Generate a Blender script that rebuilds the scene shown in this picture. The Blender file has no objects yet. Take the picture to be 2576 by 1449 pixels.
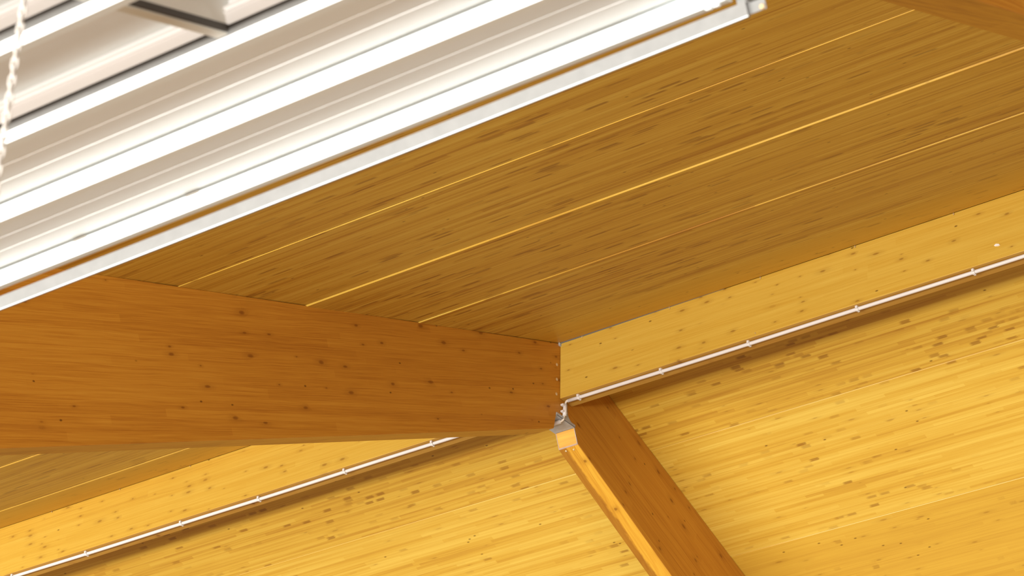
import bpy, bmesh, math, random
from mathutils import Matrix, Vector

random.seed(7)
S = bpy.context.scene
COL = S.collection

# ------------------------------------------------------------------ camera
PX = 6700.0                      # focal length in pixels of the 2576 px wide frame
cam_d = bpy.data.cameras.new('camera')
cam = bpy.data.objects.new('camera', cam_d)
COL.objects.link(cam)
cam_d.sensor_fit = 'HORIZONTAL'
cam_d.sensor_width = 36.0
cam_d.lens = PX / 2576.0 * 36.0
R_ = Vector((0.8189983844, 0.5735530222, 0.0166906321))
U_ = Vector((0.2843290735, -0.4309266488, 0.8564223265))
F_ = Vector((-0.4983960517, 0.6966628698, 0.5160060285))
m = Matrix.Identity(4)
for i in range(3):
    m[i][0], m[i][1], m[i][2] = R_[i], U_[i], -F_[i]
cam.matrix_world = m
cam_d.dof.use_dof = True
cam_d.dof.focus_distance = 13.5
cam_d.dof.aperture_fstop = 8.0
cam_d.clip_start = 0.05
cam_d.clip_end = 200
S.camera = cam

# ------------------------------------------------------------------ world, light, exposure
W = bpy.data.worlds.new('hall')
S.world = W
W.use_nodes = True
bg = W.node_tree.nodes['Background']
bg.inputs[0].default_value = (1.0, 0.67, 0.42, 1)     # light thrown back by the hall's floor
bg.inputs[1].default_value = 0.48

def area(name, loc, target, sx, sy, energy, color):
    l = bpy.data.lights.new(name, 'AREA')
    l.shape = 'RECTANGLE'; l.size = sx; l.size_y = sy
    l.energy = energy; l.color = color
    o = bpy.data.objects.new(name, l); COL.objects.link(o)
    o.location = loc
    d = Vector(target) - Vector(loc)
    o.rotation_euler = d.to_track_quat('-Z', 'Y').to_euler()
    return o
# the long window band of the side wall behind the camera
area('window_daylight', (-5.0, -18.0, -6.4), (-5.0, 11.0, 7.0), 46.0, 2.6, 23500.0, (1.0, 0.98, 0.93))

vs = S.view_settings
vs.view_transform = 'Standard'
vs.look = 'None'
vs.exposure = 0.0
vs.gamma = 1.0
vs.use_curve_mapping = False

# ------------------------------------------------------------------ frame of reference of the roof
X0 = -7.5352                      # right face of the middle frame
AY, AZ = 11.0212, 7.6756          # upper front edge of the ridge beam
BAY = 5.10
RW = 0.133                        # rafter width
TN = math.tan(math.radians(20.95))
TF = math.tan(math.radians(20.23))
XL = X0 - BAY                     # right face of the frame to the left
XR = X0 + BAY

# ------------------------------------------------------------------ materials
def mat(name):
    M = bpy.data.materials.new(name); M.use_nodes = True
    return M, M.node_tree, M.node_tree.nodes['Principled BSDF']

def plain(name, col, rough=0.5, metal=0.0, noise=0.0, scale=20.0, spec=0.5):
    M, nt, b = mat(name)
    b.inputs['Roughness'].default_value = rough
    b.inputs['Metallic'].default_value = metal
    b.inputs['Specular IOR Level'].default_value = spec
    if noise:
        tc = nt.nodes.new('ShaderNodeTexCoord')
        n = nt.nodes.new('ShaderNodeTexNoise'); n.inputs['Scale'].default_value = scale; n.inputs['Detail'].default_value = 4
        nt.links.new(tc.outputs['Object'], n.inputs['Vector'])
        r = nt.nodes.new('ShaderNodeValToRGB')
        r.color_ramp.elements[0].position = 0.3; r.color_ramp.elements[1].position = 0.7
        r.color_ramp.elements[0].color = tuple(c * (1 - noise) for c in col) + (1,)
        r.color_ramp.elements[1].color = tuple(min(1, c * (1 + noise)) for c in col) + (1,)
        nt.links.new(n.outputs['Fac'], r.inputs['Fac'])
        nt.links.new(r.outputs['Color'], b.inputs['Base Color'])
    else:
        b.inputs['Base Color'].default_value = tuple(col) + (1,)
    return M

class NB:
    """small helper to write node maths"""
    def __init__(s, nt): s.nt = nt
    def link(s, a, sock):
        if isinstance(a, (int, float)): sock.default_value = a
        else: s.nt.links.new(a, sock)
    def m(s, op, a, b=0.0, c=0.0):
        n = s.nt.nodes.new('ShaderNodeMath'); n.operation = op
        s.link(a, n.inputs[0]); s.link(b, n.inputs[1]); s.link(c, n.inputs[2])
        return n.outputs[0]
    def xyz(s, x, y, z):
        n = s.nt.nodes.new('ShaderNodeCombineXYZ')
        s.link(x, n.inputs[0]); s.link(y, n.inputs[1]); s.link(z, n.inputs[2])
        return n.outputs[0]
    def white(s, v):
        n = s.nt.nodes.new('ShaderNodeTexWhiteNoise'); n.noise_dimensions = '3D'
        s.nt.links.new(v, n.inputs['Vector']); return n.outputs['Value']
    def noise(s, v, scale=1.0, detail=2.0, rough=0.5):
        n = s.nt.nodes.new('ShaderNodeTexNoise')
        n.inputs['Scale'].default_value = scale; n.inputs['Detail'].default_value = detail; n.inputs['Roughness'].default_value = rough
        s.nt.links.new(v, n.inputs['Vector']); return n.outputs['Fac']
    def step(s, v, lo, hi):
        n = s.nt.nodes.new('ShaderNodeMapRange'); n.interpolation_type = 'SMOOTHSTEP'
        s.link(v, n.inputs[0]); n.inputs[1].default_value = lo; n.inputs[2].default_value = hi
        n.inputs[3].default_value = 0.0; n.inputs[4].default_value = 1.0
        return n.outputs[0]
    def mix(s, f, a, b):
        n = s.nt.nodes.new('ShaderNodeMix'); n.data_type = 'RGBA'
        s.link(f, n.inputs[0])
        for q, k in ((a, 6), (b, 7)):
            if isinstance(q, tuple): n.inputs[k].default_value = q + (1,)
            else: s.nt.links.new(q, n.inputs[k])
        return n.outputs[2]

def wood(name, h, seg, dark, mid, light, tone=0.5, row_amt=0.5, grain_amt=0.35, streak_amt=0.4, big_amt=0.25,
         dash=0.05, dash_len=0.07, dash_str=0.6, knot=0.3, knot_x=4.0, knot_y=14.0, knot_str=0.7,
         line=0.3, rough=0.45, spec=0.4, yz=0.0, zmix=0.0, dots=0.0, wobble=0.0, stain=0.0, big_f=3.2, under_light=0.0, under_light_hue=0.512):
    M, nt, b = mat(name)
    q = NB(nt)
    tc = nt.nodes.new('ShaderNodeTexCoord')
    oi = nt.nodes.new('ShaderNodeObjectInfo')
    oc = nt.nodes.new('ShaderNodeSeparateColor'); nt.links.new(oi.outputs['Color'], oc.inputs[0])
    sep = nt.nodes.new('ShaderNodeSeparateXYZ')
    nt.links.new(tc.outputs['Object'], sep.inputs[0])
    rnd = oi.outputs['Random']
    off = q.m('MULTIPLY', rnd, 37.0)
    x = q.m('ADD', sep.outputs[0], off)
    y0 = q.m('ADD', sep.outputs[1], q.m('MULTIPLY', sep.outputs[2], zmix))
    y = q.m('ADD', y0, q.m('MULTIPLY', rnd, 11.0))
    z = sep.outputs[2]
    if wobble:
        wv = q.noise(q.xyz(q.m('MULTIPLY', x, 1.6), q.m('MULTIPLY', y, 9.0), z), 1.0, 2.0)
        yg = q.m('ADD', y, q.m('MULTIPLY', q.m('SUBTRACT', wv, 0.5), wobble))
    else:
        yg = y
    yw = q.m('ADD', y, q.m('MULTIPLY', q.m('SUBTRACT', q.noise(q.xyz(0.0, q.m('MULTIPLY', y, 0.55 / h), off), 1.0, 0.0), 0.5), h * 0.9))
    r = q.m('DIVIDE', yw, h)
    row = q.m('FLOOR', r); fr = q.m('FRACT', r)
    h1 = q.white(q.xyz(row, 0.37, off))
    u = q.m('ADD', q.m('DIVIDE', x, seg), q.m('MULTIPLY', h1, 17.3))
    cell = q.m('FLOOR', u)
    h2 = q.white(q.xyz(row, cell, off))
    grain = q.noise(q.xyz(q.m('MULTIPLY', x, 3.0), q.m('MULTIPLY', yg, 190.0), q.m('MULTIPLY', z, 60.0)), 1.0, 3.0, 0.6)
    streak = q.noise(q.xyz(q.m('MULTIPLY', x, 0.6), q.m('MULTIPLY', yg, 62.0), q.m('MULTIPLY', z, 20.0)), 1.0, 2.0, 0.55)
    big = q.noise(q.xyz(q.m('MULTIPLY', x, 0.5), q.m('MULTIPLY', yg, big_f), q.m('MULTIPLY', z, 2.0)), 1.0, 2.0)
    v = q.m('ADD', tone, q.m('MULTIPLY', q.m('SUBTRACT', h2, 0.5), row_amt))
    v = q.m('ADD', v, q.m('MULTIPLY', q.m('SUBTRACT', grain, 0.5), grain_amt * 2))
    lively = q.m('ADD', 0.3, q.m('MULTIPLY', oc.outputs[2], 0.7))      # how streaky this board is
    v = q.m('ADD', v, q.m('MULTIPLY', lively, q.m('MULTIPLY', q.m('SUBTRACT', streak, 0.5), streak_amt * 2)))
    v = q.m('ADD', v, q.m('MULTIPLY', lively, q.m('MULTIPLY', q.m('SUBTRACT', big, 0.5), big_amt * 2)))
    v = q.m('ADD', v, q.m('SUBTRACT', oc.outputs[0], 0.5))
    ramp = nt.nodes.new('ShaderNodeValToRGB')
    e = ramp.color_ramp.elements
    e[0].position = 0.0; e[0].color = dark + (1,)
    e[1].position = 1.0; e[1].color = light + (1,)
    e2 = e.new(0.5); e2.color = mid + (1,)
    nt.links.new(v, ramp.inputs['Fac'])
    col = ramp.outputs['Color']
    kcol = tuple(c * k for c, k in zip(dark, (0.62, 0.55, 0.6)))
    if dash:       # short brown lengths on one strip
        u2 = q.m('ADD', q.m('DIVIDE', x, q.m('MULTIPLY', q.m('ADD', 0.1, q.m('MULTIPLY', oc.outputs[2], 1.8)), dash_len)), q.m('MULTIPLY', h1, 31.7))
        c2 = q.m('FLOOR', u2); f2 = q.m('FRACT', u2)
        h3 = q.white(q.xyz(q.m('ADD', row, 0.5), c2, off))
        clus = q.step(q.noise(q.xyz(q.m('MULTIPLY', x, 0.9), q.m('MULTIPLY', y, 3.0), 4.2), 1.0, 1.0), 0.36, 0.66)
        h3 = q.m('ADD', h3, q.m('MULTIPLY', q.m('SUBTRACT', clus, 0.5), dash * 1.3))
        h3 = q.m('ADD', h3, q.m('MULTIPLY', q.m('SUBTRACT', oc.outputs[1], 0.5), dash))
        on = q.step(h3, 1.0 - dash, 1.0 + dash * 0.4)
        fa = q.m('ADD', f2, q.m('MULTIPLY', q.m('SUBTRACT', grain, 0.5), 0.5))
        bump = q.m('MULTIPLY', q.step(fa, 0.04, 0.34), q.m('SUBTRACT', 1.0, q.step(fa, 0.82, 0.94)))
        bump = q.m('MULTIPLY', bump, q.m('MULTIPLY', q.step(fr, 0.02, 0.09), q.m('SUBTRACT', 1.0, q.step(fr, 0.92, 0.99))))
        var = q.m('MULTIPLY', bump, q.m('ADD', 0.45, q.m('MULTIPLY', grain, 0.9)))
        col = q.mix(q.m('MULTIPLY', q.m('MULTIPLY', on, var), dash_str), col, kcol)
    if knot:       # round knots
        vor = nt.nodes.new('ShaderNodeTexVoronoi'); vor.voronoi_dimensions = '2D' if yz == 0 else '3D'; vor.inputs['Scale'].default_value = 1.0
        vec = q.xyz(q.m('MULTIPLY', x, knot_x), q.m('MULTIPLY', yg, knot_y), q.m('MULTIPLY', z, knot_y * yz))
        nt.links.new(vec, vor.inputs['Vector'])
        sc = nt.nodes.new('ShaderNodeSeparateColor'); nt.links.new(vor.outputs['Color'], sc.inputs[0])
        wob = q.m('MULTIPLY', q.m('SUBTRACT', grain, 0.5), 0.10)
        d = q.m('ADD', vor.outputs['Distance'], wob)
        siz = q.m('ADD', 0.06, q.m('MULTIPLY', sc.outputs[1], 0.15))
        t = q.m('DIVIDE', d, siz)
        core = q.m('SUBTRACT', 1.0, q.step(t, 0.25, 1.0))
        halo = q.m('SUBTRACT', 1.0, q.step(t, 0.4, 2.6))
        on = q.step(sc.outputs[0], 1.0 - knot, 1.0 - knot * 0.7)
        k = q.m('MAXIMUM', q.m('MULTIPLY', core, knot_str), q.m('MULTIPLY', halo, knot_str * 0.28))
        col = q.mix(q.m('MULTIPLY', on, k), col, kcol)
    if dots:       # tiny dark pin knots
        v2 = nt.nodes.new('ShaderNodeTexVoronoi'); v2.voronoi_dimensions = '2D'; v2.inputs['Scale'].default_value = 1.0
        nt.links.new(q.xyz(q.m('MULTIPLY', x, 9.0), q.m('MULTIPLY', yg, 18.0), 0.3), v2.inputs['Vector'])
        s2 = nt.nodes.new('ShaderNodeSeparateColor'); nt.links.new(v2.outputs['Color'], s2.inputs[0])
        c = q.m('MULTIPLY', q.m('SUBTRACT', 1.0, q.step(v2.outputs['Distance'], 0.03, 0.12)), q.step(s2.outputs[2], 1 - dots, 1 - dots * .8))
        col = q.mix(q.m('MULTIPLY', c, 0.85), col, tuple(k * 0.5 for k in kcol))
    if line:       # glue lines between strips
        ln = q.m('SUBTRACT', 1.0, q.step(fr, 0.03, 0.10))
        hs = q.step(q.white(q.xyz(row, 3.1, off)), 0.35, 0.8)
        col = q.mix(q.m('MULTIPLY', q.m('MULTIPLY', ln, hs), line), col, dark)
    if under_light:       # light on undersides put into the colour: rafters paler, ridge beam darker and redder
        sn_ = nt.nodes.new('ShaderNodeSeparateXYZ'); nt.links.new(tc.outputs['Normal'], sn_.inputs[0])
        hv = nt.nodes.new('ShaderNodeHueSaturation'); hv.inputs['Value'].default_value = under_light; hv.inputs['Hue'].default_value = under_light_hue
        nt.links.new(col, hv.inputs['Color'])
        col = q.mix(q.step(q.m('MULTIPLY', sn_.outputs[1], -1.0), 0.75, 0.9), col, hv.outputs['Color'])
    if stain:      # old brown water stain along one arris
        sn = q.noise(q.xyz(q.m('MULTIPLY', x, 5.0), q.m('MULTIPLY', z, 14.0), 0.0), 1.0, 4.0, 0.7)
        sv = q.m('ADD', z, q.m('MULTIPLY', q.m('SUBTRACT', sn, 0.5), 0.07))
        col = q.mix(q.m('MULTIPLY', q.step(sv, stain - 0.006, stain + 0.012), 0.6), col, kcol)
    nt.links.new(col, b.inputs['Base Color'])
    b.inputs['Roughness'].default_value = rough
    b.inputs['Specular IOR Level'].default_value = spec
    bp = nt.nodes.new('ShaderNodeBump'); bp.inputs['Strength'].default_value = 0.12; bp.inputs['Distance'].default_value = 0.002
    nt.links.new(grain, bp.inputs['Height']); nt.links.new(bp.outputs[0], b.inputs['Normal'])
    return M

DK, MD, LT = (0.37, 0.160, 0.013), (0.575, 0.343, 0.039), (0.675, 0.468, 0.080)
W_panel = wood('spruce_strip_board', 0.022, 0.62, DK, MD, LT, tone=0.54, row_amt=0.30, grain_amt=0.26, streak_amt=0.60, big_amt=0.60, big_f=14.0,
               dash=0.09, dash_len=0.085, dash_str=0.74, knot=0.14, knot_x=5.0, knot_y=26.0, knot_str=0.5, line=0.42, rough=0.45, dots=0.03)
W_clear = wood('spruce_board_plain', 0.030, 1.2, DK, MD, LT, tone=0.52, row_amt=0.12, grain_amt=0.18, streak_amt=0.26, big_amt=0.28,
               dash=0.04, dash_len=0.06, dash_str=0.5, knot=0.30, knot_x=5.0, knot_y=19.0, knot_str=0.5, line=0.1, rough=0.42, dots=0.06)
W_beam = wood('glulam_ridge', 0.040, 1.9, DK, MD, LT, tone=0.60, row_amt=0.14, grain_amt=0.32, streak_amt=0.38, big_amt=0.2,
              dash=0.0, knot=0.42, knot_x=6.5, knot_y=17.0, knot_str=0.68, line=0.22, rough=0.5, zmix=0.31, dots=0.03, wobble=0.03, under_light=0.80, under_light_hue=0.484)
RD, RM, RL = (0.30, 0.095, 0.008), (0.49, 0.210, 0.021), (0.60, 0.305, 0.038)
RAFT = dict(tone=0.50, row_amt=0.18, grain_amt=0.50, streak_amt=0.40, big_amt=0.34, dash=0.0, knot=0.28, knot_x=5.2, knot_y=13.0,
            knot_str=0.80, line=0.25, rough=0.45, spec=0.32, zmix=0.43, dots=0.03, wobble=0.03, under_light=1.16)
W_raft = wood('glulam_rafter', 0.040, 1.7, RD, RM, RL, **RAFT)
W_raft_far = wood('glulam_rafter_stained', 0.040, 1.7, RD, RM, RL, stain=0.085, **RAFT)

M_white = plain('white_plastic', (0.74, 0.72, 0.71), 0.35, noise=0.03, scale=9)
M_clip = plain('white_clip_plastic', (0.74, 0.72, 0.70), 0.35)
M_cable = plain('cream_cable_sheath', (0.78, 0.70, 0.58), 0.45)
M_galv = plain('galvanised_sheet', (0.205, 0.205, 0.20), 0.55, metal=0.0, noise=0.06, scale=26)
M_steel = plain('grey_primed_steel', (0.42, 0.445, 0.47), 0.5, metal=0.1, noise=0.07, scale=40)
M_sheet = plain('white_enamelled_sheet', (0.86, 0.94, 0.97), 0.34, noise=0.01, scale=5)
M_dull = plain('white_matt_sheet', (0.82, 0.83, 0.80), 0.6, noise=0.02, scale=6)
M_shade_gap = plain('dark_shadow_gap', (0.055, 0.048, 0.042), 0.6)  # painted shade: dark strips stand in for the shadow gaps round the openings
M_screw = plain('zinc_screw', (0.62, 0.48, 0.28), 0.4, metal=0.3)
M_chain = plain('cream_coated_chain', (0.60, 0.585, 0.56), 0.4)
M_seal = plain('grey_sealing_tape', (0.16, 0.16, 0.17), 0.6)
M_socket = plain('grey_lamp_socket', (0.22, 0.21, 0.20), 0.4, noise=0.2, scale=60)
M_chip = plain('white_paint_chip', (0.86, 0.84, 0.8), 0.5)
M_end, nt_, b_ = mat('lit_diffuser')
b_.inputs['Base Color'].default_value = (0.9, 0.9, 0.88, 1)
b_.inputs['Emission Color'].default_value = (1.0, 0.97, 0.92, 1)
b_.inputs['Emission Strength'].default_value = 1.6
M_lit = M_end
M_bar = plain('anodised_bar', (0.72, 0.72, 0.66), 0.5)
M_pol = plain('polished_trim', (0.66, 0.66, 0.65), 0.26, metal=1.0)
M_wall_glow, nt_, b_ = mat('pan_wall_glow')
b_.inputs['Base Color'].default_value = (0.88, 0.86, 0.83, 1)
b_.inputs['Emission Color'].default_value = (1.0, 0.95, 0.90, 1)
b_.inputs['Emission Strength'].default_value = 0.42  # glow added to brighten the pan walls, which hold no lamp

# ------------------------------------------------------------------ mesh helpers
def link(name, me, material=None, parent=None, loc=None, rot=None, mw=None):
    o = bpy.data.objects.new(name, me)
    COL.objects.link(o)
    o.color = (0.5, 0.5, 0.5, 1)
    if material is not None and not me.materials:
        me.materials.append(material)
    if parent is not None: o.parent = parent
    if mw is not None: o.matrix_local = mw
    if loc is not None: o.location = loc
    if rot is not None: o.rotation_euler = rot
    return o

def empty(name, loc=(0, 0, 0), rot=(0, 0, 0)):
    o = bpy.data.objects.new(name, None); COL.objects.link(o)
    o.location = loc; o.rotation_euler = rot; o.empty_display_size = 0.1
    return o

def tag(o, label=None, cat=None, group=None, kind=None):
    if label: o['label'] = label
    if cat: o['category'] = cat
    if group: o['group'] = group
    if kind: o['kind'] = kind
    return o

def mesh(name, verts, faces, smooth=False):
    me = bpy.data.meshes.new(name)
    me.from_pydata([tuple(v) for v in verts], [], faces)
    bm = bmesh.new(); bm.from_mesh(me)
    bmesh.ops.recalc_face_normals(bm, faces=bm.faces)
    bm.to_mesh(me); bm.free()
    if smooth:
        for p in me.polygons: p.use_smooth = True
    return me

def prism(name, prof, x0, x1, axis='x', n=1, sag=0.0):
    """closed profile of (a, b) points extruded along an axis; axis x: (x, a, b)"""
    k = len(prof); V = []; Fc = []
    for i in range(n + 1):
        t = i / n; x = x0 + (x1 - x0) * t
        dz = -sag * 4 * t * (1 - t)
        for a, b in prof:
            if axis == 'x': V.append((x, a, b + dz))
            elif axis == 'y': V.append((a, x, b + dz))
            else: V.append((a, b, x))
    for i in range(n):
        for j in range(k):
            j2 = (j + 1) % k
            Fc.append((i * k + j, i * k + j2, (i + 1) * k + j2, (i + 1) * k + j))
    Fc.append(tuple(range(k))[::-1]); Fc.append(tuple(n * k + j for j in range(k)))
    return mesh(name, V, Fc)

def box(name, a, b, bev=0.0):
    me = prism(name, [(a[1], a[2]), (b[1], a[2]), (b[1], b[2]), (a[1], b[2])], a[0], b[0])
    if bev:
        bm = bmesh.new(); bm.from_mesh(me)
        bmesh.ops.bevel(bm, geom=list(bm.edges), offset=bev, segments=2, profile=0.5, affect='EDGES')
        bm.to_mesh(me); bm.free()
    return me

def tube(name, pts, r, seg=12, caps=True):
    pts = [Vector(p) for p in pts]; V = []; Fc = []
    up = Vector((0.13, 0.2, 1.0))
    for i, p in enumerate(pts):
        d = (pts[min(i + 1, len(pts) - 1)] - pts[max(i - 1, 0)]).normalized()
        ref = up if abs(d.dot(up.normalized())) < 0.95 else Vector((1, 0.1, 0))
        s = d.cross(ref).normalized(); t = d.cross(s).normalized()
        for j in range(seg):
            a = 2 * math.pi * j / seg
            V.append(p + s * (r * math.cos(a)) + t * (r * math.sin(a)))
    for i in range(len(pts) - 1):
        for j in range(seg):
            j2 = (j + 1) % seg
            Fc.append((i * seg + j, i * seg + j2, (i + 1) * seg + j2, (i + 1) * seg + j))
    if caps:
        Fc.append(tuple(range(seg))[::-1]); Fc.append(tuple((len(pts) - 1) * seg + j for j in range(seg)))
    return mesh(name, V, Fc, True)

# ------------------------------------------------------------------ roof planes with their boards
def slope_plane(y0, z0, ang):
    """object frame: x along the hall, y down the slope away from the ridge, z out of the roof"""
    return Matrix.Translation((0, AY + y0, AZ + z0)) @ Matrix.Rotation(ang, 4, 'X')

def board_mesh(w, L, c1, c2, t=0.045):
    # ridge-side edge is chamfered by c1; the eave-side edge stands proud by c2, as on lapped boards
    prof = [(0, t), (0, c1), (c1, 0), (w - 0.0012, -c2), (w, -c2 + 0.0012), (w, t)]
    return prism('board', prof, 0, L)

BAYS = [(XL - 12.0, X0 - RW / 2), (X0 - RW / 2, XR - RW / 2), (XR - RW / 2, XR + 2.6)]

# near slope: local y runs down towards the camera side, so rotate by 180 deg about z first
near = bpy.data.objects.new('ceiling', prism('roof_deck', [(-0.10, 0.05), (15.3, 0.05), (15.3, 0.2), (-0.10, 0.2)], BAYS[0][0], BAYS[-1][1]))
COL.objects.link(near); near.data.materials.append(W_clear)
near.matrix_world = Matrix.Translation((0, AY, AZ)) @ Matrix.Rotation(math.radians(20.95), 4, 'X') @ Matrix.Scale(1, 4)
# mirror the profile by using negative y for the near slope
for v in near.data.vertices: v.co.y = -v.co.y
near.data.flip_normals()
tag(near, 'brown shaded boarded roof slope rising to the ridge, above the white light fitting', kind='structure')

edges = [0.0, 0.44, 1.43] + [1.43 + 0.99 * k for k in range(1, 15)]
rng = random.Random(3)
for bi, (xa, xb) in enumerate(BAYS):
    for k in range(len(edges) - 1):
        s0, s1 = edges[k], edges[k + 1]
        # the proud edge is the face the daylight catches
        cs = {0: (0.003, 0.0045 if bi == 0 else 0.0002), 1: (0.0012, 0.0058), 2: (0.002, 0.0085), 3: (0.002, 0.0036)}.get(k, (0.002, 0.006))
        w = s1 - s0
        me = board_mesh(w - 0.002, xb - xa - 0.004, cs[0], cs[1])
        for v in me.vertices: v.co.y = -v.co.y
        me.flip_normals()
        o = link('board', me, W_clear if k == 0 else W_panel, near)
        o.location = (xa + 0.002, -(s0 + 0.001), 0.0)
        o.color = (0.5 + {0: 0.04, 1: -0.05, 2: -0.02, 3: 0.02}.get(k, 0.0), {1: 0.95, 2: 0.95, 3: 0.9}.get(k, 0.6), 1.0, 1)

far = bpy.data.objects.new('ceiling', prism('roof_deck', [(0.0, 0.05), (12.7, 0.05), (12.7, 0.2), (0.0, 0.2)], BAYS[0][0], BAYS[-1][1]))
COL.objects.link(far); far.data.materials.append(W_clear)
far.matrix_world = Matrix.Translation((0, AY + 0.06, AZ + 0.0617)) @ Matrix.Rotation(math.radians(-20.23), 4, 'X')
tag(far, 'sunny yellow boarded roof slope falling away beyond the ridge beam', kind='structure')
for bi, (xa, xb) in enumerate(BAYS):
    for k in range(13):
        s0, s1 = 0.005 + 0.969 * k, 0.005 + 0.969 * (k + 1)
        if k == 0: s0 = 0.02
        me = board_mesh(s1 - s0 - 0.002, xb - xa - 0.004, 0.005, 0.0025)
        o = link('board', me, W_clear if k == 2 else W_panel, far)
        o.location = (xa + 0.002, s0 + 0.001, 0.0)
        o.color = (0.5 + {0: -0.08, 1: 0.11, 2: -0.07}.get(k, 0.0), {0: 0.8, 1: 0.3}.get(k, 0.5), 0.5, 1)

# ------------------------------------------------------------------ rafters
def rafter(name, pts, ang, xr, label, group=None, material=None):
    """pts: (y, z) relative to the ridge point A; local x runs along the beam"""
    c, s = math.cos(ang), math.sin(ang)
    V = []
    k = len(pts)
    for zz in (0.0, -RW):
        for y, z in pts:
            V.append((y * c + z * s, -y * s + z * c, -zz))
    n = len(pts)
    Fc = [tuple(range(n)), tuple(range(2 * n - 1, n - 1, -1))]
    for j in range(n):
        j2 = (j + 1) % n
        Fc.append((j, j2, n + j2, n + j))
    me = mesh(name, V, Fc)
    bm = bmesh.new(); bm.from_mesh(me)
    long_e = [e for e in bm.edges if abs(e.verts[0].co.z - e.verts[1].co.z) < 1e-6 and e.calc_length() > 2.0]
    bmesh.ops.bevel(bm, geom=long_e, offset=0.0025, segments=1, affect='EDGES')
    bm.to_mesh(me); bm.free()
    o = link(name, me, material or W_raft)
    mw = Matrix.Identity(4)
    ex, ey, ez = Vector((0, c, s)), Vector((0, -s, c)), Vector((-1, 0, 0))
    for i in range(3):
        mw[i][0], mw[i][1], mw[i][2] = ex[i], ey[i], ez[i]
    mw.translation = (xr, AY, AZ)
    o.matrix_world = mw
    tag(o, label, 'beam', group)
    return o

near_pts = [(0.0585, -0.003), (0.0, -0.003), (-8.6, -8.6 * TN - 0.003), (-8.6, -0.5597 - 0.4694 * 8.6), (-0.0565, -0.582),
            (-0.034, -0.468), (0.0585, -0.468)]
fz = lambda y: 0.0617 - TF * (y - 0.06) - 0.003
far_pts = [(0.0715, fz(0.0715)), (11.6, fz(11.6)), (11.6, -0.6033 - 0.4383 * (11.6 - 0.2515)), (0.194, -0.578), (0.1565, -0.468), (0.0715, -0.468)]
RA = math.radians(23.0)
r1 = rafter('rafter', near_pts, RA, X0, 'deep brown glulam rafter ending at the grey steel bracket, tapered and knotty')
r2 = rafter('rafter', far_pts, -math.radians(21.8), X0, 'diagonal glulam rafter running down the bright yellow slope from the bracket', material=W_raft_far)
r3_ = rafter('rafter', near_pts, RA, XR, 'blurred brown rafter crossing the upper corner, clear of the white fitting')

def disc(name, p, n, r, t, material, parent, inner=0.0):
    """small round screw head with a recess"""
    n = Vector(n).normalized()
    rot = n.to_track_quat('Z', 'Y').to_matrix().to_4x4()
    V = []; Fc = []; sg = 12
    rings = [(r, 0), (r, t * .6), (r * .75, t), (r * .35, t), (r * .28, t * .4)]
    for rr, zz in rings:
        for j in range(sg):
            a = 2 * math.pi * j / sg
            V.append((rr * math.cos(a), rr * math.sin(a), zz))
    for i in range(len(rings) - 1):
        for j in range(sg):
            j2 = (j + 1) % sg
            Fc.append((i * sg + j, i * sg + j2, (i + 1) * sg + j2, (i + 1) * sg + j))
    Fc.append(tuple((len(rings) - 1) * sg + j for j in range(sg)))
    me = mesh(name, V, Fc, False)
    o = link(name, me, material)
    o.parent = parent
    mw = Matrix.Translation(p) @ rot
    o.matrix_local = parent.matrix_world.inverted() @ mw
    return o
bpy.context.view_layer.update()
for y, z in ((-0.030, -0.157), (-0.029, -0.253), (-0.032, -0.350)):
    disc('screw', (X0, AY + y, AZ + z), (1, 0, 0), 0.0095, 0.003, M_screw, r1)
for (dx, ds) in ((0.045, 0.02), (0.095, 0.015)):
    n = Vector((0, -0.4383, -1)).normalized()
    y = 0.194 + ds
    disc('screw', (X0 - dx, AY + y, AZ - 0.6033 - 0.4383 * (y - 0.2515)), n, 0.006, 0.003, M_screw, r2)

# the sawn end of the far rafter in the notch carries a thin plate with grey edges
ev = Vector((0, 0.194 - 0.1565, -0.578 + 0.484)); el = ev.length; ev.normalize()
en = Vector((0, ev.z, -ev.y))
if en.y > 0: en = -en
def end_box(name, x0, x1, t0, t1, d, material):
    V = []
    for dd in (0.0, d):
        for x, t in ((x0, t0), (x1, t0), (x1, t1), (x0, t1)):
            V.append(Vector((X0 + x, AY + 0.1565, AZ - 0.484)) + ev * t + en * dd)
    me = mesh(name, V, [(0, 1, 2, 3), (4, 5, 6, 7), (0, 1, 5, 4), (1, 2, 6, 5), (2, 3, 7, 6), (3, 0, 4, 7)])
    o = link(name, me, material); o.parent = r2; o.matrix_parent_inverse = r2.matrix_world.inverted(); return o
end_box('end_plate', -RW + 0.001, -0.001, 0.001, el - 0.003, 0.0025, W_raft)
M_edge = plain('greyed_wood_edge', (0.36, 0.25, 0.18), 0.6, noise=0.12, scale=60)
for a_, b_2, c_, d_ in ((-RW + 0.001, -RW + 0.0055, 0.001, el - 0.003), (-0.0065, -0.001, 0.001, el - 0.003), (-RW + 0.006, -0.007, el - 0.011, el - 0.003)):
    e_ = end_box('edge_strip', a_, b_2, c_, d_, 0.0035, M_edge)
    e_['label'] = 'greyed edge strip'

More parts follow.
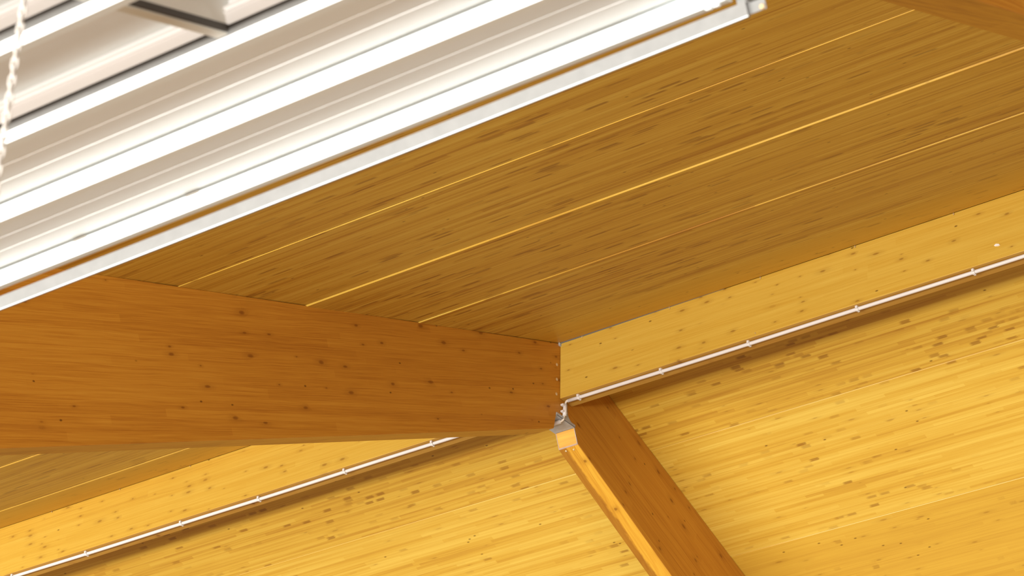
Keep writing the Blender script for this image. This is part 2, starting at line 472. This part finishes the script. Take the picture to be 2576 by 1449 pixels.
# ------------------------------------------------------------------ ridge beam, one length per bay
def ridge(xa, xb, label):
    me = box('ridge_beam', (0, -0.366, 0), (xb - xa, 0.0, 0.12), 0.003)
    # local x along, y up, z across (pointing away from the camera)
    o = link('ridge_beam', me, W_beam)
    mw = Matrix.Identity(4)
    ex, ey, ez = Vector((1, 0, 0)), Vector((0, 0, 1)), Vector((0, 1, 0))
    for i in range(3):
        mw[i][0], mw[i][1], mw[i][2] = ex[i], ey[i], ez[i]
    mw.translation = (xa, AY, AZ)
    o.matrix_world = mw
    tag(o, label, 'beam')
    return o
def unflip(o):
    bm = bmesh.new(); bm.from_mesh(o.data); bmesh.ops.recalc_face_normals(bm, faces=bm.faces); bm.to_mesh(o.data); bm.free()
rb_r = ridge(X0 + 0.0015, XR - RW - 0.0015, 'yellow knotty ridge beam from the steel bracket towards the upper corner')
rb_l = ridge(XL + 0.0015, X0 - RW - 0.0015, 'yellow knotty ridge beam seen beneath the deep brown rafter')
rb_r.color = (0.55, 0.5, 0.5, 1); rb_l.color = (0.47, 0.5, 0.5, 1)
bpy.context.view_layer.update()
def child(o, parent):
    w = o.matrix_world.copy(); o.parent = parent
    o.matrix_local = parent.matrix_world.inverted() @ w
    return o
# screws driven along the upper edge, and other small marks
for k in range(7):
    x = -7.381 + 0.592 * k
    if x > XR - 0.3: break
    s = tube('screw', [(0, 0, 0), (0.001, -0.004, -0.010), (0.002, -0.006, -0.020)], 0.0028, 6)
    o = link('screw', s, M_screw, None, (x, AY, AZ + 0.004)); bpy.context.view_layer.update(); child(o, rb_r)
for k in range(8):
    x = XL + 0.5 + 0.595 * k
    if x > X0 - 0.3: break
    s = tube('screw', [(0, 0, 0), (0.001, -0.004, -0.008), (0.002, -0.005, -0.014)], 0.0022, 6)
    o = link('screw', s, M_screw, None, (x, AY, AZ + 0.002)); bpy.context.view_layer.update(); child(o, rb_l)
s = tube('nail', [(0, 0.01, 0), (0, -0.010, 0.001)], 0.0022, 6)
o = link('nail', s, M_screw, None, (-6.24, AY, AZ - 0.350)); bpy.context.view_layer.update(); child(o, rb_r)
V = [(-.016, -.003, .002), (-.004, -.004, .009), (.012, -.003, .004), (.018, -.004, -.006), (.006, -.006, -.009), (-.009, -.003, -.004)]
V2 = [(a, 0.001, c) for a, b, c in V]
cm = mesh('paint_chip', V + V2, [(0, 1, 2, 3, 4, 5), (11, 10, 9, 8, 7, 6)] + [(i, (i + 1) % 6, 6 + (i + 1) % 6, 6 + i) for i in range(6)])
o = link('paint_chip', cm, M_chip, None, (-4.784, AY, AZ - 0.282)); bpy.context.view_layer.update(); child(o, rb_r)
# grey tape in the open joint between the ceiling boards and the beam, thinning out
tp = mesh('sealing_tape', [(0, -.004, .004), (0, -.004, -.0075), (1.1, -.002, .002), (1.1, -.002, -.001), (0, .002, .004), (0, .002, -.0075), (1.1, .002, .002), (1.1, .002, -.001)],
          [(0, 1, 3, 2), (4, 6, 7, 5), (0, 4, 5, 1), (2, 3, 7, 6), (0, 2, 6, 4), (1, 5, 7, 3)])
o = link('sealing_tape', tp, M_seal, None, (X0 + 0.004, AY, AZ)); bpy.context.view_layer.update(); child(o, rb_r)
o['label'] = 'dark grey sealing tape'
ft = box('corner_clip', (-0.003, -0.016, -0.020), (0.009, 0.002, -0.002), 0.0015)
o = link('corner_clip', ft, M_steel, None, (X0 + 0.001, AY, AZ - 0.004)); bpy.context.view_layer.update(); child(o, rb_r)

# ------------------------------------------------------------------ steel bracket under the ridge
prof = [(0.0595, -0.30), (0.0595, -0.462)]
def arc(cx, cy, r, a0, a1, n):
    return [(cx + r * math.cos(math.radians(a0 + (a1 - a0) * i / n)), cy + r * math.sin(math.radians(a0 + (a1 - a0) * i / n))) for i in range(n + 1)]
prof = [(0.0595, -0.372)] + arc(0.0315, -0.440, 0.028, 0, -90, 5) + [(-0.033, -0.4685), (-0.033, -0.484), (0.1555, -0.484), (0.1555, -0.4685)] + arc(0.0985, -0.440, 0.028, 270, 180, 5) + [(0.0705, -0.372)]
bk = empty('steel_bracket', (X0 - RW / 2, AY + 0.065, AZ - 0.484))
tag(bk, 'grey steel bracket holding both rafters beneath the ridge beam', 'bracket')
# web and flange as two parts
web = prism('web', [(0.0595, -0.372), (0.0595, -0.4675), (0.0705, -0.4675), (0.0705, -0.372)], -RW / 2, RW / 2 + 0.003)
for v in web.vertices: v.co.y -= 0.065; v.co.z += 0.484
link('web', web, M_steel, bk)
fl = prism('flange', [(-0.033, -0.4685), (-0.033, -0.484), (0.1555, -0.484), (0.1555, -0.4685)], -RW / 2 - 0.004, RW / 2 + 0.004)
for v in fl.vertices: v.co.y -= 0.065; v.co.z += 0.484
link('flange', fl, M_steel, bk)
gs = prism('gusset', [(0.0715, -0.372), (0.0595, -0.372), (0.0595, -0.43), (0.03, -0.4685), (-0.033, -0.484), (0.1555, -0.484), (0.128, -0.474), (0.104, -0.464), (0.088, -0.452), (0.079, -0.437), (0.0745, -0.415)],
           RW / 2 + 0.0005, RW / 2 + 0.0045)
for v in gs.vertices: v.co.y -= 0.065; v.co.z += 0.484
link('gusset', gs, M_steel, bk)
bpy.context.view_layer.update()
disc('bolt', (X0 - 0.020, AY - 0.018, AZ - 0.484), (0, 0, -1), 0.008, 0.004, M_screw, bk)

# ------------------------------------------------------------------ conduits with clips
ZC = AZ - 0.366 - 0.0128
CR = 0.0102
YC = AY + 0.030
clipx_r = [-4.340, -4.938, -5.627, -6.301, -6.868, -7.4216]
clipx_l = [-8.4576, -9.1128, -9.7818, -10.4118, -11.2117, -11.86, -12.45]
def conduit_clip(name, parent, x, y, z, rotz=0.0):
    """saddle clip: ring round the tube, base, an upright tongue"""
    g = []
    V = []; Fc = []; sg = 14
    for xx, rr in ((-0.007, CR + 0.0005), (-0.007, CR + 0.0035), (0.007, CR + 0.0035), (0.007, CR + 0.0005)):
        for j in range(sg):
            a = math.radians(-125 + 250 * j / (sg - 1)) - math.pi / 2
            V.append((xx, rr * math.cos(a), rr * math.sin(a)))
    for i in range(4):
        i2 = (i + 1) % 4
        for j in range(sg - 1):
            Fc.append((i * sg + j, i * sg + j + 1, i2 * sg + j + 1, i2 * sg + j))
    for j in (0, sg - 1):
        Fc.append((j, sg + j, 2 * sg + j, 3 * sg + j))
    def addbox(a, b):
        n = len(V)
        V.extend([(x_, y_, z_) for x_ in (a[0], b[0]) for y_ in (a[1], b[1]) for z_ in (a[2], b[2])])
        for f in ((0, 1, 3, 2), (4, 6, 7, 5), (0, 4, 5, 1), (2, 3, 7, 6), (0, 2, 6, 4), (1, 5, 7, 3)):
            Fc.append(tuple(n + q for q in f))
    addbox((-0.008, -0.011, 0.0085), (0.008, 0.011, 0.0127))     # base on the beam
    addbox((-0.0065, -CR - 0.0085, -0.004), (0.0065, -CR - 0.0005, 0.0127))    # tongue towards the room
    addbox((-0.0055, CR + 0.0005, -0.012), (0.0055, CR + 0.0055, -0.002))
    me = mesh(name, V, Fc)
    o = link(name, me, M_clip, parent)
    o.location = (x, y, z)
    return o

def pts_line(xa, xb, n, z):
    out = []
    for i in range(n + 1):
        x = xa + (xb - xa) * i / n
        out.append((x, 0.002 * math.sin(x * 1.7), 0.0012 * math.sin(x * 4.1)))
    return out

cr = empty('conduit', (X0 + 0.036, YC, ZC))
tag(cr, 'white plastic conduit clipped under the ridge beam from the bracket to the upper corner', 'conduit')
ox = X0 + 0.036
cmesh = tube('tube', [(x - ox + 0, y, z) for x, y, z in pts_line(ox, XR - RW - 0.03, 40, ZC)], CR, 16)
link('tube', cmesh, M_white, cr)
for x in clipx_r[::-1]:
    conduit_clip('clip', cr, x - ox, 0.002 * math.sin(x * 1.7), 0.0012 * math.sin(x * 4.1))
for x in (-3.7, -3.1):
    conduit_clip('clip', cr, x - ox, 0.002 * math.sin(x * 1.7), 0.0012 * math.sin(x * 4.1))

cl = empty('conduit', (X0 - RW - 0.03, YC, ZC))
tag(cl, 'white plastic conduit clipped under the ridge beam behind the deep brown rafter', 'conduit')
ox = X0 - RW - 0.03
link('tube', tube('tube', [(x - ox, y, z) for x, y, z in pts_line(XL + 0.03, ox, 40, ZC)], CR, 16), M_white, cl)
for x in clipx_l:
    conduit_clip('clip', cl, x - ox, 0.002 * math.sin(x * 1.7), 0.0012 * math.sin(x * 4.1))

# the drop that takes the cable round the frame, through the notch of the bracket
dr = empty('conduit', (X0 + 0.016, AY + 0.030, AZ - 0.43))
tag(dr, 'short cream conduit drop with two clips beside the steel bracket', 'conduit')
dx, dy, dz = 0.016, 0.030, -0.43
def rel(p): return (p[0] - dx, p[1] - dy, p[2] - dz)
link('tube', tube('tube', [rel((0.016, 0.033, -0.392)), rel((0.016, 0.030, -0.43)), rel((0.016, 0.027, -0.470))], 0.0115, 14), M_clip, dr)
link('tube', tube('tube', [rel((-0.012, 0.030, -0.4975)), rel((-0.145, 0.030, -0.4975))], 0.0115, 14), M_clip, dr)
link('cable', tube('cable', [rel(p) for p in ((0.016, 0.027, -0.465), (0.0155, 0.0265, -0.478), (0.010, 0.027, -0.488), (0.001, 0.029, -0.494), (-0.008, 0.030, -0.4972), (-0.03, 0.030, -0.4975))], 0.0055, 10), M_cable, dr)
link('cable', tube('cable', [rel(p) for p in ((0.040, 0.023, -0.3795), (0.030, 0.025, -0.381), (0.020, 0.030, -0.386), (0.016, 0.0325, -0.396), (0.016, 0.032, -0.41))], 0.0060, 10), M_cable, dr)
for zc in (-0.405, -0.447):
    t = box('clip', (-0.013, -0.026, -0.0055), (0.006, -0.008, 0.0055), 0.0015)
    me = t
    o = link('clip', me, M_clip, dr); o.location = rel((0.016, 0.030, zc))
    s = box('clip', (-0.004, 0.010, -0.004), (0.006, 0.0155, 0.004), 0.001)
    o = link('clip', s, M_clip, dr); o.location = rel((0.016, 0.030, zc))

# ------------------------------------------------------------------ the suspended light fitting
FO = Vector((0, 3.7515, 3.3055))
FA = math.radians(21)
XE = -2.160                                    # right end
XW = -5.6                                      # left end, beyond the frame
lum = empty('light_fitting', FO, (FA, 0, 0))
tag(lum, 'large white suspended light fitting with bright parallel diffuser strips below the roof', 'lamp')
SP = 0.379
ZS = 0.022
strips = [0, -SP, -2 * SP, -3 * SP, -4 * SP]
# rounded bar profile (y, z)
def bar_prof(y, w, h, r, n=4):
    out = []
    for cx, cy, a0 in ((w - r, h - r, 0), (-w + r, h - r, 90), (-w + r, -h + r, 180), (w - r, -h + r, 270)):
        for i in range(n + 1):
            a = math.radians(a0 + 90 * i / n)
            out.append((y + cx + r * math.cos(a), cy + r * math.sin(a)))
    return out
for i, y in enumerate(strips):
    xe = XE - 0.055 if i == 0 else XE - 0.03
    me = prism('diffuser', bar_prof(y, 0.014, 0.0165, 0.006), XW + 0.03, xe)
    for p in me.polygons: p.use_smooth = True
    d = link('diffuser', me, M_lit, lum)
    # opaque lower lip and the housing above
    lp = prism('lip', [(y - 0.0135, -0.0165), (y - 0.0135, -0.0195), (y + 0.0135, -0.0195), (y + 0.0135, -0.0165)], XW + 0.03, xe - 0.002)
    link('lip', lp, M_sheet, d)
    hs = prism('housing', [(y - 0.0145, 0.0165), (y - 0.0145, 0.0190), (y - 0.010, 0.0225), (y + 0.010, 0.0225), (y + 0.0145, 0.0190), (y + 0.0145, 0.0165)], XW, XE)
    link('housing', hs, M_sheet, lum)
    # end holder
    ho = empty('lamp_holder'); ho.parent = lum; ho.location = (xe, y, 0)
    bpy.data.objects.remove(ho)
    hm = prism('lamp_holder', bar_prof(y, 0.0165, 0.019, 0.005), xe, xe + 0.052)
    hd = link('lamp_holder', hm, M_sheet, lum)
    for fx in (xe + 0.003, xe + 0.021):
        f = box('foot', (fx, y - 0.016, -0.0255), (fx + 0.014, y - 0.002, -0.0185), 0.0025)
        link('foot', f, M_sheet, hd)
    pl = prism('plug', bar_prof(y, 0.011, 0.013, 0.008), xe + 0.052, xe + 0.075)
    link('plug', pl, M_socket, lum)
# small tabs that clip the lowest diffuser
for x in (-3.573, -3.921, -4.6):
    t = box('tab', (x - 0.02, -0.0175, 0.0135), (x + 0.02, -0.0138, 0.0205), 0.001)
    link('tab', t, M_dull, lum)

# ribbed reflector sheets between strips 3-2 and 2-1
for a in (0, -SP):
    y0, y1 = a - SP - 0.002, a + 0.002
    prof = [(y0, ZS), (y1, ZS), (y1, ZS + 0.002), (y0, ZS + 0.002)]
    sh = link('reflector', prism('reflector', prof, XW, XE), M_sheet, lum)
    for ry in (a - 0.198, a - 0.118):
        rib = prism('rib', [(ry - 0.003, ZS + 0.0005), (ry - 0.003, ZS - 0.0005), (ry + 0.003, ZS + 0.0000), (ry + 0.003, ZS + 0.0005)], XW, XE)
        link('rib', rib, M_pol, sh)

# troughs between strips 1-0 and 0-(-1): deep pans with a bright stepped wall
XB = [-2.845, -4.40]                           # crossbars
for a in (-2 * SP, -3 * SP):
    yw = a - 0.030                             # foot of the far wall
    yn = a - SP + 0.016
    H = 0.080
    pan = link('pan', prism('pan', [(yn, H), (yw + 0.036, H), (yw + 0.036, H + 0.002), (yn, H + 0.002)], XW, XE), M_dull, lum)
    link('pan_side', prism('pan_side', [(yn, ZS - 0.004), (yn, H + 0.001), (yn - 0.002, H + 0.001), (yn - 0.002, ZS - 0.004)], XW, XE), M_dull, pan)
    prof = [(yw, 0.0165), (yw, 0.0405), (yw - 0.004, 0.0418), (yw - 0.004, 0.0436), (yw + 0.003, 0.0445), (yw + 0.003, 0.0505), (yw - 0.003, 0.052), (yw - 0.003, 0.0545),
            (yw + 0.014, 0.0600), (yw + 0.012, 0.062), (yw + 0.026, 0.070), (yw + 0.024, 0.0725), (yw + 0.034, 0.0805), (yw + 0.034, 0.0165)]
    link('pan_wall', prism('pan_wall', prof, XW, XE), M_wall_glow, pan)
    link('shadow_gap', prism('shadow_gap', [(yw - 0.001, 0.0082), (yw - 0.001, 0.0172), (yw + 0.012, 0.0172), (yw + 0.012, 0.0082)], XW, XE), M_shade_gap, lum)
    link('flange', prism('flange', [(yw - 0.003, 0.0035), (yw - 0.003, 0.0085), (yw + 0.016, 0.0085), (yw + 0.016, 0.0035)], XW, XE), M_galv, lum)
for xb in XB:
    for a in (-2 * SP, -3 * SP):
        y0, y1 = a - SP + 0.016, a - 0.031
        cb = link('crossbar', prism('crossbar', [(xb - 0.014, 0.000), (xb + 0.010, 0.000), (xb + 0.010, 0.012), (xb - 0.014, 0.012)], y0, y1, 'y'), M_bar, lum)
        link('shadow_gap', prism('shadow_gap', [(xb + 0.0095, 0.004), (xb + 0.0165, 0.004), (xb + 0.0165, 0.018), (xb + 0.0095, 0.018)], y0, y1, 'y'), M_shade_gap, cb)
        link('shadow_gap', prism('shadow_gap', [(xb - 0.0165, 0.002), (xb - 0.0138, 0.002), (xb - 0.0138, 0.012), (xb - 0.0165, 0.012)], y0, y1, 'y'), M_shade_gap, cb)
        link('end_plate', prism('end_plate', [(xb - 0.012, 0.010), (xb + 0.012, 0.010), (xb + 0.012, 0.0805), (xb - 0.012, 0.0805)], y0, y1 + 0.02, 'y'), M_dull, cb)
# end frames of the fitting
for x in (XW - 0.02, XE + 0.022):
    link('end_rail', box('end_rail', (x - 0.012, -4 * SP - 0.03, ZS + 0.002), (x + 0.012, 0.125, ZS + 0.034), 0.002), M_galv, lum)
# side rail along the lower edge: channel open to the back, sagging a little
YR, ZR = 0.004, -0.0353
def rz(p): return [(a, b + ZR + 0.0035) for a, b in p]
rp = rz([(YR, 0.0005), (YR, -0.0312), (YR + 0.010, -0.0312), (YR + 0.010, -0.0292), (YR + 0.002, -0.0292), (YR + 0.002, -0.0015), (YR + 0.010, -0.0015), (YR + 0.010, 0.0005)])
rail = link('side_rail', prism('side_rail', rp, XW, XE + 0.030, n=24, sag=0.007), M_galv, lum)
rail['label'] = 'galvanised steel side rail'
link('lit_edge', prism('lit_edge', rz([(YR - 0.0012, -0.0296), (YR - 0.0012, -0.0316), (YR + 0.0005, -0.0320), (YR + 0.0005, -0.0296)]), XW, XE + 0.030, n=24, sag=0.007), M_sheet, rail)  # white strip paints the light caught by the rail's lower flange
# hanger plates that carry the rail's ends
for xa, xb in ((XE + 0.006, XE + 0.068), (XW - 0.03, XW + 0.03)):
    link('rail_bracket', box('rail_bracket', (xa, YR + 0.011, ZR - 0.022), (xb, YR + 0.014, 0.030), 0.001), M_galv, lum)
link('rail_bracket', box('rail_bracket', (XE + 0.036, YR - 0.016, ZR + 0.002), (XE + 0.068, YR + 0.011, ZR + 0.006), 0.001), M_galv, lum)
bpy.context.view_layer.update()
lw = lum.matrix_world
disc('bolt', lw @ Vector((XE + 0.060, YR + 0.011, ZR - 0.016)), lw.to_3x3() @ Vector((0, -1, 0)), 0.006, 0.005, M_screw, lum)
# wires up to the boards
for x, y in ((XE + 0.022, 0.09), (XE + 0.022, -1.45), (XW - 0.02, 0.09), (XW - 0.02, -1.45)):
    p = lw @ Vector((x, y, ZS + 0.03))
    zt = AZ + TN * (p.y - AY)
    w = tube('wire', [(0, 0, 0), (0, 0, zt - p.z)], 0.002, 6)
    o = link('wire', w, M_steel, None, p); bpy.context.view_layer.update(); child(o, lum)

# ------------------------------------------------------------------ chain hanging from the near edge of the fitting
def link_mesh():
    pts = []; L, Wd, r = 0.0215, 0.011, 0.0024
    n = 20; V = []; Fc = []; sg = 6
    path = []
    for i in range(n):
        a = 2 * math.pi * i / n
        x = Wd / 2 * math.cos(a); z = (L - Wd) / 2 * (1 if math.sin(a) >= 0 else -1) + Wd / 2 * math.sin(a)
        path.append(Vector((x * .8, 0, z)))
    for i in range(n):
        d = (path[(i + 1) % n] - path[i - 1]).normalized()
        s = Vector((0, 1, 0)); t = d.cross(s)
        for j in range(sg):
            a = 2 * math.pi * j / sg
            V.append(path[i] + s * r * math.cos(a) + t * r * math.sin(a))
    for i in range(n):
        i2 = (i + 1) % n
        for j in range(sg):
            j2 = (j + 1) % sg
            Fc.append((i * sg + j, i * sg + j2, i2 * sg + j2, i2 * sg + j))
    return mesh('link', V, Fc, True)
CX, CY = -2.592, 2.29
ztop = FO.z + math.tan(FA) * (CY - FO.y) - 0.012
ch = empty('chain', (CX, CY, ztop))
tag(ch, 'out of focus cream chain hanging in front of the light fitting', 'chain')
lm = link_mesh(); lm.materials.append(M_chain)
for k in range(48):
    z = -0.012 - 0.0166 * k
    o = link('link', lm, None, ch)
    o.location = (-0.012 * (k / 48.0), 0, z)
    o.rotation_euler = (0, 0, math.pi / 2 * (k % 2) + 0.5)
